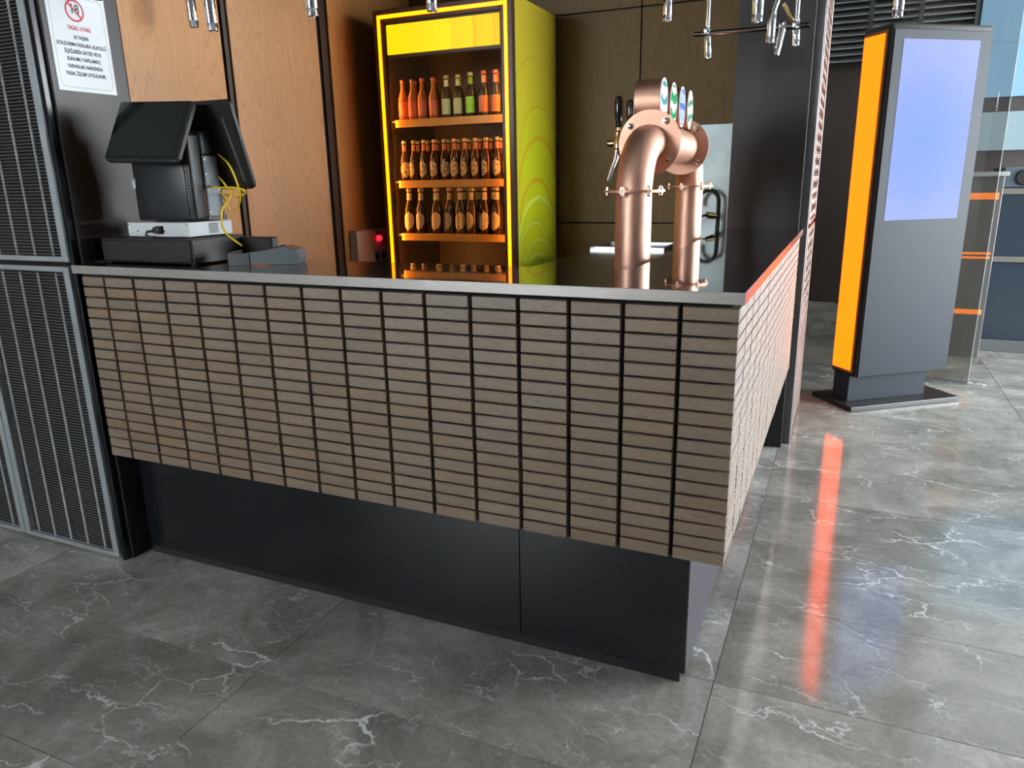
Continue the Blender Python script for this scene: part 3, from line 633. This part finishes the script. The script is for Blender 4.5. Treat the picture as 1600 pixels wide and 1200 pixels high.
# bottles
AMBER = mat('amber_glass', (.06, .020, .004), .10, ior=1.5, coat=.5); CLEAR = mat('orange_drink_glass', (.55, .17, .04), .12, coat=.5); GREENG = mat('dark_green_glass', (.05, .05, .02), .1, coat=.5)
def profile(h):
    s = h/.23
    return [(0, 0), (.026*s, 0), (.0295*s, .003), (.0295*s, .118*s), (.028*s, .130*s), (.021*s, .150*s), (.0145*s, .168*s), (.0125*s, .185*s), (.012*s, .214*s), (.0135*s, .216*s), (.0135*s, .222*s), (.011*s, .224*s), (0, .224*s)]
def make_bottle(label, grp, h, gm, lab, neck, cap, oval=False, tilt=0):
    t = thing('bottle', label, 'bottle', group=grp); s = h/.23
    MB().lathe(profile(h), 16).obj('glass_body', gm, t, smooth=True, ang=50)
    MB().lathe([(.0140*s, .213*s), (.0152*s, .215*s), (.0148*s, .226*s), (.012*s, .230*s), (0, .2305*s)], 14).obj('cap', cap, t, smooth=True)
    q = MB(); rr_ = .0295*s
    if oval:
        n = 20; pts = [(0, 0)]+[(1.05*math.cos(2*PI*k/n), .046*s*math.sin(2*PI*k/n)) for k in range(n)]
        vs = []
        for u, v in pts:
            u2 = u+math.radians(tilt)*v*14; a_ = -PI/2+u2; vs.append(((rr_+.0008)*math.cos(a_), (rr_+.0008)*math.sin(a_), .064*s+v))
        q.bm.free(); q = MB(); rows = []
        for j in range(9):
            v = -.046+.092*j/8; hw = 1.0*math.sqrt(max(0, 1-(v/.046)**2))+.02
            rows.append([q.bm.verts.new(((rr_+.0008)*math.cos(-PI/2+hw*(k/5-1)+math.radians(tilt)*v*14), (rr_+.0008)*math.sin(-PI/2+hw*(k/5-1)+math.radians(tilt)*v*14), (.066+v)*s)) for k in range(11)])
        for A_, B_ in zip(rows, rows[1:]):
            for k in range(10): q.bm.faces.new((A_[k], A_[k+1], B_[k+1], B_[k]))
    else: q.patch([(rr_, .022*s), (rr_, .105*s)], -PI/2-1.25, -PI/2+1.25, 12)
    q.obj('label', lab, t, smooth=True)
    if neck: MB().patch([(.0140*s, .170*s), (.0128*s, .182*s), (.0124*s, .206*s)], -PI/2-1.6, -PI/2+1.6, 12, .0008).obj('neck_label', neck, t, smooth=True)
    return t
def lab_mat(name, c1, c2, sc=40):
    m, nt, b = nodes(name); N = nt.nodes; L = nt.links
    tc = N.new('ShaderNodeTexCoord'); nz = N.new('ShaderNodeTexNoise'); nz.inputs['Scale'].default_value = sc; nz.inputs['Detail'].default_value = 3; L.new(tc.outputs['Object'], nz.inputs[0])
    r = N.new('ShaderNodeValToRGB'); r.color_ramp.interpolation = 'LINEAR'; r.color_ramp.elements[0].position = .44; r.color_ramp.elements[0].color = (*c1, 1); r.color_ramp.elements[1].position = .56; r.color_ramp.elements[1].color = (*c2, 1)
    L.new(nz.outputs['Fac'], r.inputs[0]); L.new(r.outputs[0], b.inputs['Base Color']); b.inputs['Roughness'].default_value = .45; return m
LO = lab_mat('label_fruit', (.85, .30, .10), (.85, .12, .08), 70); LPG = lab_mat('label_pale_green', (.62, .85, .45), (.68, .88, .52), 30); LLG = lab_mat('label_lime', (.25, .85, .05), (.32, .9, .08), 30); LOR = lab_mat('label_orange', (.85, .24, .05), (.88, .30, .08), 30)
LCR = lab_mat('label_cream', (.80, .62, .30), (.35, .22, .08), 90); LC2 = lab_mat('label_cream_plain', (.85, .66, .34), (.72, .48, .2), 50); NRED = lab_mat('label_red_neck', (.75, .12, .04), (.7, .3, .1), 90)
CAPG = mat('cap_gold', (.8, .6, .3), .3, .6); CAPO = mat('cap_orange', (.75, .25, .12), .35, .3); CAPGR = mat('cap_green', (.6, .75, .4), .35, .2)
B_FR = make_bottle('orange drink bottle with fruit label on top cooler shelf', 'fruit drink bottles on the top cooler shelf', .195, CLEAR, LO, None, CAPO)
B_PG = make_bottle('pale green labelled bottle on top cooler shelf', 'pale green labelled bottles on the top cooler shelf', .200, GREENG, LPG, LPG, CAPGR)
B_LG = make_bottle('dark bottle with bright lime green labels on the top cooler shelf', None, .205, GREENG, LLG, LLG, CAPGR)
B_OR = make_bottle('plain orange labelled bottle on top cooler shelf', 'orange labelled bottles on the top cooler shelf', .208, GREENG, LOR, LOR, CAPO)
B_MD = make_bottle('red-necked amber beer bottle on middle cooler shelf', 'beer bottles on the middle cooler shelf', .200, AMBER, LCR, NRED, CAPG, True)
B_LW = make_bottle('cream labelled beer bottle on lower cooler shelf', 'beer bottles on the lower cooler shelf', .232, AMBER, LC2, LC2, CAPG, True, 14)
first = {}
ORD = ('first', 'second', 'third', 'fourth', 'fifth', 'sixth', 'seventh', 'eighth', 'ninth', 'tenth')
def put(src, x, y, z, rz=0, row='', nth=None):
    if src.name not in first: first[src.name] = src['label']; o = src
    else: o = copy_tree(src)
    base = first[src.name]
    if row: o['label'] = '%s %s, %s from lime side' % (row, base, ORD[nth])
    o.location = (x, y, z+.0003); o.rotation_euler = (0, 0, rz)
yb = 1.755
def row_of(src, xs_, y, z, row, jit=.006, rot=.3):
    for i, x in enumerate(sorted(xs_, reverse=True)): put(src, x, y+random.uniform(-jit, jit), z, random.uniform(-rot, rot), row, i)
row_of(B_FR, (-1.915, -1.855, -1.797, -1.733), yb, SHZ[0], 'front-row')
row_of(B_FR, (-1.885, -1.765), yb+.075, SHZ[0], 'back-row')
row_of(B_PG, (-1.662, -1.598), yb, SHZ[0], 'front-row', .001, .2)
put(B_LG, -1.530, yb, SHZ[0])
row_of(B_OR, (-1.458, -1.396), yb, SHZ[0], 'front-row', .001, .2)
put(B_PG, -1.63, yb+.075, SHZ[0], 0, 'back-row', 0); put(B_OR, -1.425, yb+.075, SHZ[0], 0, 'back-row', 0)
row_of(B_MD, (-1.922, -1.864, -1.805, -1.745, -1.687, -1.629, -1.570, -1.511, -1.454, -1.396), yb, SHZ[1], 'front-row', .003, .7)
row_of(B_MD, [-1.89+i*.060 for i in range(9)], yb+.08, SHZ[1], 'second-row', .003)
row_of(B_MD, [-1.87+i*.060 for i in range(9)], yb+.15, SHZ[1], 'third-row', .003)
row_of(B_LW, (-1.905, -1.838, -1.742, -1.670, -1.606, -1.543, -1.474, -1.404), yb, SHZ[2], 'front-row', .006, .5)
row_of(B_LW, [-1.80+i*.085 for i in range(5)], yb+.085, SHZ[2], 'back-row', .003)

# ------------------------------------------------------------------ beer tower
TX, TY1, TY2, TZ, TR, ER = -.43, .70, 1.60, 1.455, .0575, .17
bt = thing('beer_tower', 'copper pipe beer tower on two legs with flanges and four badges', 'beer tower', (TX, 0, 1.0004))
def leg(y, sgn):
    pts = [(0, y, .0), (0, y, .15), (0, y, TZ-1.0-ER)]+[(0, y+sgn*ER*(1-math.cos(a)), TZ-1.0-ER+ER*math.sin(a)) for a in [PI/2*k/12 for k in range(1, 13)]]
    pts.append((0, y+sgn*(ER+.02), TZ-1.0))
    l = MB().tube(pts, TR, 28).obj('leg', COPPER, bt, smooth=True)
    MB().lathe([(TR, .0), (.092, .0), (.092, .008), (TR, .008)], 32, Matrix.Translation((0, y, .0))).obj('foot_flange', COPPER2, l, smooth=True)
    c_ = MB().lathe([(TR-.002, 0), (.098, 0), (.098, .0065), (TR-.002, .0065)], 36, Matrix.Translation((0, y, .300))).obj('ring_flange', COPPER2, l, smooth=True)
    for k in range(6):
        a = k*PI/3+.3
        q = MB(); p = (.083*math.cos(a), y+.083*math.sin(a), .3065); bolt(q, p, (0, 0, 1), .0065, .010); bolt(q, (p[0], p[1], .300), (0, 0, -1), .0065, .010); q.tube([(p[0], p[1], .299), (p[0], p[1], .308)], .004, 6)
        q.obj('ring_bolt', BOLT, l, smooth=True)
    fy = y+sgn*(ER+.012)
    MB().lathe([(TR-.002, 0), (.105, 0), (.105, .007), (TR-.002, .007)], 40, along((0, fy, TZ-1.0), (0, fy+sgn, TZ-1.0))).obj('end_flange', COPPER2, l, smooth=True)
    for k in range(4):
        q = MB(); a = k*PI/2+PI/4+.1
        px, pz = .086*math.cos(a), .086*math.sin(a); f0 = fy if sgn > 0 else fy-.007; f1 = f0+.007
        bolt(q, (px, f0, TZ-1.0+pz), (0, -1, 0), .0085, .011); bolt(q, (px, f1, TZ-1.0+pz), (0, 1, 0), .0085, .011); q.tube([(px, f0-.001, TZ-1.0+pz), (px, f1+.001, TZ-1.0+pz)], .005, 6)
        q.obj('flange_bolt', BOLT, l, smooth=True)
    return fy
fa = leg(TY1, 1); fb_ = leg(TY2, -1)
MB().tube([(0, fa+.002, TZ-1.0), (0, fb_-.002, TZ-1.0)], .064, 32).obj('cross_pipe', COPPER, bt, smooth=True)
def badge_mat(name, a, b, c, sc):
    m, nt, bs = nodes(name); N = nt.nodes; L = nt.links
    tc = N.new('ShaderNodeTexCoord'); wv = N.new('ShaderNodeTexWave'); wv.inputs['Scale'].default_value = sc; wv.inputs['Distortion'].default_value = 9; wv.inputs['Detail'].default_value = 3; wv.bands_direction = 'Z'; L.new(tc.outputs['Object'], wv.inputs[0])
    r = N.new('ShaderNodeValToRGB'); e = r.color_ramp.elements; e[0].position = .2; e[0].color = (*a, 1); e[1].position = .8; e[1].color = (*b, 1); q = e.new(.5); q.color = (*c, 1)
    L.new(wv.outputs['Fac'], r.inputs[0]); L.new(r.outputs[0], bs.inputs['Base Color']); bs.inputs['Roughness'].default_value = .2; return m
BD = [badge_mat('badge_white_teal', (.75, .78, .74), (.08, .30, .36), (.7, .72, .66), 7), badge_mat('badge_green', (.02, .30, .10), (.65, .75, .68), (.03, .36, .14), 6), badge_mat('badge_blue', (.36, .48, .80), (.10, .18, .55), (.55, .65, .85), 5), badge_mat('badge_cream', (.72, .74, .62), (.10, .30, .22), (.68, .66, .55), 7)]
nb = 4
for k in range(nb):
    y = fa+.050+k*(fb_-fa-.09)/(nb-1); zc = TZ-1.0+.135
    ph = [(.052*math.cos(2*PI*i/28), .068*math.sin(2*PI*i/28)) for i in range(28)]
    hx = -.055 if k == 0 else -.012
    q = MB(); q.prism(ph, hx, .030, lambda u, v, h, y=y: (h, y+u, zc+v)); bh = q.obj('badge_housing', COPPER2, bt, smooth=True, ang=50)
    q = MB(); q.prism([(u*1.04, v*1.04) for u, v in ph], .030, .034, lambda u, v, h, y=y: (h, y+u, zc+v)); q.obj('badge_rim', mat('badge_rim_white', (.82, .78, .74), .3), bh, smooth=True, ang=50)
    q = MB(); q.prism([(u*.92, v*.92) for u, v in ph], .034, .0348, lambda u, v, h, y=y: (h, y+u, zc+v)); q.obj('badge_face', BD[k], bh)
    MB().tube([(0, y, TZ-1.0+.055), (0, y, zc-.06)], .010, 10).obj('badge_stem', COPPER2, bh, smooth=True)
    # tap on the bartender's side
    tx = -.064
    q = MB(); q.lathe([(0, 0), (.020, 0), (.020, .008), (.011, .010), (.011, .055), (0, .055)], 14, along((tx+.004, y, TZ-1.0), (tx-1, y, TZ-1.0)))
    q.lathe([(.010, -.018), (.017, -.012), (.017, .012), (.012, .022), (.012, .040), (.007, .045), (.007, .060), (0, .060)], 14, Matrix.Translation((tx-.058, y, TZ-1.0)))
    q.lathe([(0, 0), (.010, 0), (.012, .012), (.009, .03), (0, .03)], 12, along((tx-.066, y, TZ-1.0+.004), (tx-1, y, TZ-1.0+.004)))
    tp_ = q.obj('tap_body', BRASS, bt, smooth=True)
    MB().tube([(tx-.060, y, TZ-1.0-.012), (tx-.064, y, TZ-1.0-.045), (tx-.080, y, TZ-1.0-.085), (tx-.092, y, TZ-1.0-.12)], [.010, .0095, .008, .007], 12).obj('tap_spout', CHROME, tp_, smooth=True)
    MB().lathe([(0, .055), (.008, .055), (.010, .062), (.0145, .10), (.0155, .135), (.013, .150), (.006, .157), (0, .158)], 14, Matrix.Translation((tx-.058, y, TZ-1.0))).obj('tap_handle', mat('handle_black', (.008, .008, .009), .12, coat=.5), tp_, smooth=True)

# ------------------------------------------------------------------ chrome pendants
def spot(parent, top, bot, r=.017):
    """chrome tube lamp between two points, open lower end"""
    a, b = Vector(top), Vector(bot); L_ = (b-a).length
    o = MB().lathe([(0, 0), (r*.95, 0), (r, .003), (r, L_-.022), (r*.985, L_-.021), (r, L_-.020), (r, L_), (r*.80, L_), (r*.78, L_-.008), (0, L_-.008)], 20, along(a, b)).obj('lamp_tube', CHROME, parent, smooth=True)
    return o
def top_z(x, y): return SOF if (XL < x < .03 and y > .45) else HC
def pendant(label, x, y, zb, L_=.20, tilt=(0, 0)):
    t = thing('pendant_spotlight', label, 'pendant lamp', (x, y, zb), group=None)
    top = (tilt[0], tilt[1], L_)
    spot(t, top, (0, 0, 0))
    MB().tube([(top[0], top[1], L_-.002), (top[0], top[1], top_z(x, y)-zb)], .005, 8).obj('hanging_rod', CHROME, t, smooth=True)
    MB().lathe([(0, 0), (.03, 0), (.03, .012), (0, .012)], 16, Matrix.Translation((top[0], top[1], top_z(x, y)-zb-.0121))).obj('ceiling_rose', CHROME, t, smooth=True)
    return t
pendant('chrome tube pendant lamp hanging beside the top of the warning sign', -2.06, .18, 1.925, .2)
pendant('chrome tube pendant lamp before the walnut wall above the till screens', -1.988, .50, 1.888, .2, (-.01, 0))
pendant('chrome tube pendant lamp before the dark joint of the walnut wall', -1.672, .262, 1.812, .2, (-.008, 0))
pendant('chrome tube pendant lamp hanging alone between walnut wall and cooler', -1.302, .283, 1.822, .2)
pendant('short chrome tube pendant lamp hanging before the cooler header', -1.05, .553, 1.858, .2)
pendant('chrome tube pendant lamp hanging above the orange light kiosk', .287, 1.31, 1.842, .2)
ch = thing('pipe_chandelier', 'chrome pipe chandelier of clamped tube lamps above the side counter', 'chandelier', (-.2, 1.55, 1.87))
ox, oy, oz = -.2, 1.55, 1.87
def loc(v): return (v.x-ox, v.y-oy, v.z-oz)
ra, rb = at_y(1085, 54, 1.55), at_y(1264, 39, 1.55)
MB().tube([loc(ra), loc(rb)], .0095, 14).obj('cross_rod', mat('dark_chrome', (.35, .30, .28), .12, 1), ch, smooth=True)
MB().lathe([(0, 0), (.013, 0), (.013, .003), (0, .003)], 14, along(loc(rb), Vector(loc(rb))+(rb-ra))).obj('end_cap', CHROME, ch, smooth=True)
def clampset(px, py, up=True):
    c_ = at_y(px, py, 1.55); q = MB(); p = loc(c_)
    q.box(p[0]-.013, p[0]+.013, p[1]-.014, p[1]+.014, p[2]-.013, p[2]+.013, .003, 2); bolt(q, (p[0]+.008, p[1]-.014, p[2]+.012), (0, -1, 0), .004, .008); bolt(q, (p[0]+.008, p[1]-.014, p[2]-.012), (0, -1, 0), .004, .008)
    q.obj('clamp', CHROME, ch, smooth=True); return c_
def rod_up(c_): MB().tube([loc(c_), (c_.x-ox, c_.y-oy, SOF-oz)], .009, 12).obj('drop_pipe', CHROME, ch, smooth=True)
c1 = clampset(1105, 48); rod_up(c1); b1 = at_y(1106, 91, 1.55); spot(ch, loc(at_y(1105, 57, 1.55)), loc(b1), .014)
c2 = clampset(1244, 38); rod_up(c2); spot(ch, loc(at_y(1244, 47, 1.55)), loc(at_y(1243, 71, 1.55)), .014)
c3 = at_y(1222, 43, 1.55); clampset(1222, 43); spot(ch, loc(at_y(1222, 44, 1.53)), loc(at_y(1211, 86, 1.52)), .015)
spot(ch, loc(at_y(1207, 18, 1.50)), loc(at_y(1203, 67, 1.50)), .0165); MB().tube([loc(at_y(1214, 0, 1.50)), loc(at_y(1207, 20, 1.50)), ], .012, 12).tube([loc(at_y(1214, 0, 1.50)), (at_y(1214, 0, 1.50).x-ox, 1.5-oy, SOF-oz)], .009, 12).obj('drop_pipe', CHROME, ch, smooth=True)
q = MB(); p = at_y(1231, 18, 1.53); q.tube([loc(at_y(1224, 6, 1.53)), loc(p), loc(at_y(1240, 34, 1.55))], .007, 8); q.obj('cross_brace', BRASS, ch, smooth=True)
pendant('chrome tube pendant lamp over the side counter in front of the pipe chandelier', -.118, .957, 1.806, .2)
t = pendant('small clamped chrome pendant lamp hanging above the beer tower badges', -.499, 1.385, 1.914, .085)
q = MB(); q.box(-.02, .02, -.012, .012, .088, .104, .003, 2); bolt(q, (.022, 0, .096), (1, 0, 0), .006, .008); q.tube([(-.10, 0, .112), (.02, 0, .112)], .007, 10); q.obj('clamp', CHROME, t, smooth=True)

# ------------------------------------------------------------------ kiosk
KA = math.radians(38.0)
kk = thing('digital_kiosk', 'tall dark grey digital kiosk with orange lit side and blank blue screen', 'kiosk', (.322, 2.945, 0), KA)
# local: x along the front face, y into the depth
MB().box(-.055, .70, -.055, .31, 0.0, .030, .004, 2).obj('base_plate', mat('kiosk_base_black', (.02, .021, .024), .3), kk)
MB().box(.0, .545, .055, .19, .030, .190, .002, 1).obj('neck', KIOSKM, kk)
MB().box(.0, .635, .006, .222, .188, 2.090, .012, 3).obj('body', KIOSKE, kk, smooth=True)
MB().box(.012, .632, .0, .008, .190, 2.060, .003, 1).obj('front_panel', KIOSKM, kk)
def screen_mat():
    m, nt, b = nodes('kiosk_blue_screen'); N = nt.nodes; L = nt.links
    tc = N.new('ShaderNodeTexCoord'); sp_ = N.new('ShaderNodeSeparateXYZ'); L.new(tc.outputs['Object'], sp_.inputs[0])
    nz = N.new('ShaderNodeTexNoise'); nz.inputs['Scale'].default_value = 3; nz.inputs['Detail'].default_value = 8; nz.inputs['Roughness'].default_value = .65; L.new(tc.outputs['Object'], nz.inputs[0])
    d = N.new('ShaderNodeVectorMath'); d.operation = 'DISTANCE'; d.inputs[1].default_value = (.32, 0, 1.50); L.new(tc.outputs['Object'], d.inputs[0])
    s = N.new('ShaderNodeMath'); s.operation = 'MULTIPLY_ADD'; s.inputs[1].default_value = .35; L.new(nz.outputs['Fac'], s.inputs[0]); L.new(d.outputs['Value'], s.inputs[2])
    r = N.new('ShaderNodeValToRGB'); e = r.color_ramp.elements; e[0].position = .15; e[0].color = (.16, .32, 1, 1); e[1].position = .72; e[1].color = (.36, .44, 1, 1); q = e.new(.42); q.color = (.22, .345, .98, 1)
    L.new(s.outputs[0], r.inputs[0]); L.new(r.outputs[0], b.inputs['Emission Color']); b.inputs['Emission Strength'].default_value = .76; b.inputs['Base Color'].default_value = (.01, .01, .02, 1); b.inputs['Roughness'].default_value = .4; b.inputs['Specular IOR Level'].default_value = .1
    return m
MB().box(.072, .555, -.0012, .0, 1.085, 2.012).obj('screen', screen_mat(), kk)
MB().box(.068, .559, -.0006, .0, 1.081, 2.016).obj('screen_bezel', BLACK, kk)
lp = MB(); lp.box(-.004, .002, .032, .214, .205, 2.062, .004, 2); lt = lp.obj('light_panel_trim', mat('amber_trim', (.30, .15, .03), .35), kk)
MB().box(-.006, -.0035, .048, .206, .222, 2.044).obj('light_panel', LEDO, lt)

# ------------------------------------------------------------------ glass partition behind the kiosk
ga, gb = Vector((1.008, 3.79, 0)), Vector((-.20, 4.03, 0)); gd = (gb-ga); GL = gd.length
gp = MB().box(0, GL, 0, .012, .004, HC).obj('window_3', PGLASS); gp.location = ga; gp.rotation_euler = (0, 0, math.atan2(gd.y, gd.x)); struct(gp)
MB().box(-.004, .0, -.001, .013, .004, HC).obj('glass_edge', mat('polished_glass_edge', (.72, .80, .80), .2), gp)
MB().box(.0, GL, -.003, .015, 0, .012).obj('floor_channel', FRAME, gp)
# room beyond the glass
struct(MB().box(-3.5, 3.6, 7.0, 7.1, 0, HC).obj('wall_beyond', mat('dim_wall_brown', (.055, .042, .038), .5)))
sh = thing('reflection_shelf', 'added dark shelf unit whose orange strips stand in for reflections in the glass partition', 'stand-in shelf', (0, 4.62, 0))
MB().box(.62, 1.17, 0, .30, 0, 1.30, .004, 1).obj('body', mat('shelf_body_grey', (.13, .125, .12), .3), sh)
OS = emit('orange_reflection', (1.0, .27, .05), 1.3)  # glowing strips made up for orange lines reflected in the glass
for z, h in ((1.165, .045), (.765, .016), (.735, .016), (.340, .035)):
    MB().box(.64, 1.15, -.006, 0, z-h/2, z+h/2).obj('light_strip', OS, sh)
MB().box(.60, 1.19, -.03, .32, 1.30, 1.33, .003, 1).obj('top_board', mat('shelf_top_grey', (.42, .43, .43), .3), sh)
# dark display counter to the right with rails and dials
dc = thing('display_counter', 'dark glass display counter with dials and metal rails beyond the kiosk', 'display counter', (0, 4.90, 0))
MB().box(1.21, 3.3, 0.0, .6, .09, 1.22, .004, 1).obj('body', mat('counter_blue_grey', (.035, .048, .066), .12), dc)
MB().box(1.20, 3.3, -.015, .0, .0, .09, .003, 1).obj('plinth', mat('plinth_grey', (.17, .18, .19), .4, .4), dc)
for z in (1.19, .70): MB().box(1.205, 3.3, -.02, .0, z-.02, z+.02, .003, 1).obj('rail', mat('rail_taupe', (.26, .23, .21), .35, .4), dc)
for k in range(4):
    MB().lathe([(0, 0), (.055, 0), (.055, .008), (.048, .018), (0, .018)], 20, along((1.33+k*.16, -.001, 1.285), (1.33+k*.16, -1, 1.285))).obj('dial', BLACK, dc, smooth=True)
MB().box(1.205, 3.3, 0, .5, 1.22, 1.36, .004, 1).obj('dial_panel', mat('dial_panel_blue', (.10, .125, .155), .3), dc)
# glowing panels standing in for reflections on the glass, louvres and column
wn = struct(MB().box(1.15, 3.6, 6.86, 6.98, 2.0, HC).obj('sky_reflection_panel', emit('sky_reflection', (.30, .58, .85), .95)))
for z in (2.45, 2.9): MB().box(1.15, 3.6, 6.84, 6.86, z, z+.02).obj('panel_bar', mat('bar_blue_grey', (.22, .36, .46), .4), wn)
w5 = struct(MB().box(1.15, 3.6, 6.86, 6.98, 1.52, 1.86).obj('pale_reflection_panel', emit('pale_reflection', (.36, .52, .60), .9)))  # second added panel, glowing like a pale reflection
lv = thing('louvre_bank', 'grey bank of ventilation louvres high up beyond the glass', 'louvres', (0, 6.7, 2.35))
MB().box(-.6, 1.1, .10, .14, 0, .90).obj('louvre_backing', BLACK, lv)
lm = MB().poly([(0, 0, 0), (1.64, 0, 0), (1.64, .08, .035), (0, .08, .035), (0, 0, .006), (1.64, 0, .006), (1.64, .08, .041), (0, .08, .041)], [(3, 2, 1, 0), (4, 5, 6, 7), (0, 1, 5, 4), (1, 2, 6, 5), (2, 3, 7, 6), (3, 0, 4, 7)]).mesh('slat', mat('louvre_grey', (.52, .56, .57), .4, .4))
for k in range(15): link('slat', lm, lv, (-.57, 0, .02+k*.058))
MB().box(-.6, -.57, -.01, .1, 0, .9).box(1.07, 1.1, -.01, .1, 0, .9).box(.2, .24, -.012, -.001, 0, .9).box(.62, .66, -.012, -.001, 0, .9).obj('louvre_frame', mat('louvre_frame_dark', (.06, .065, .07), .4), lv)
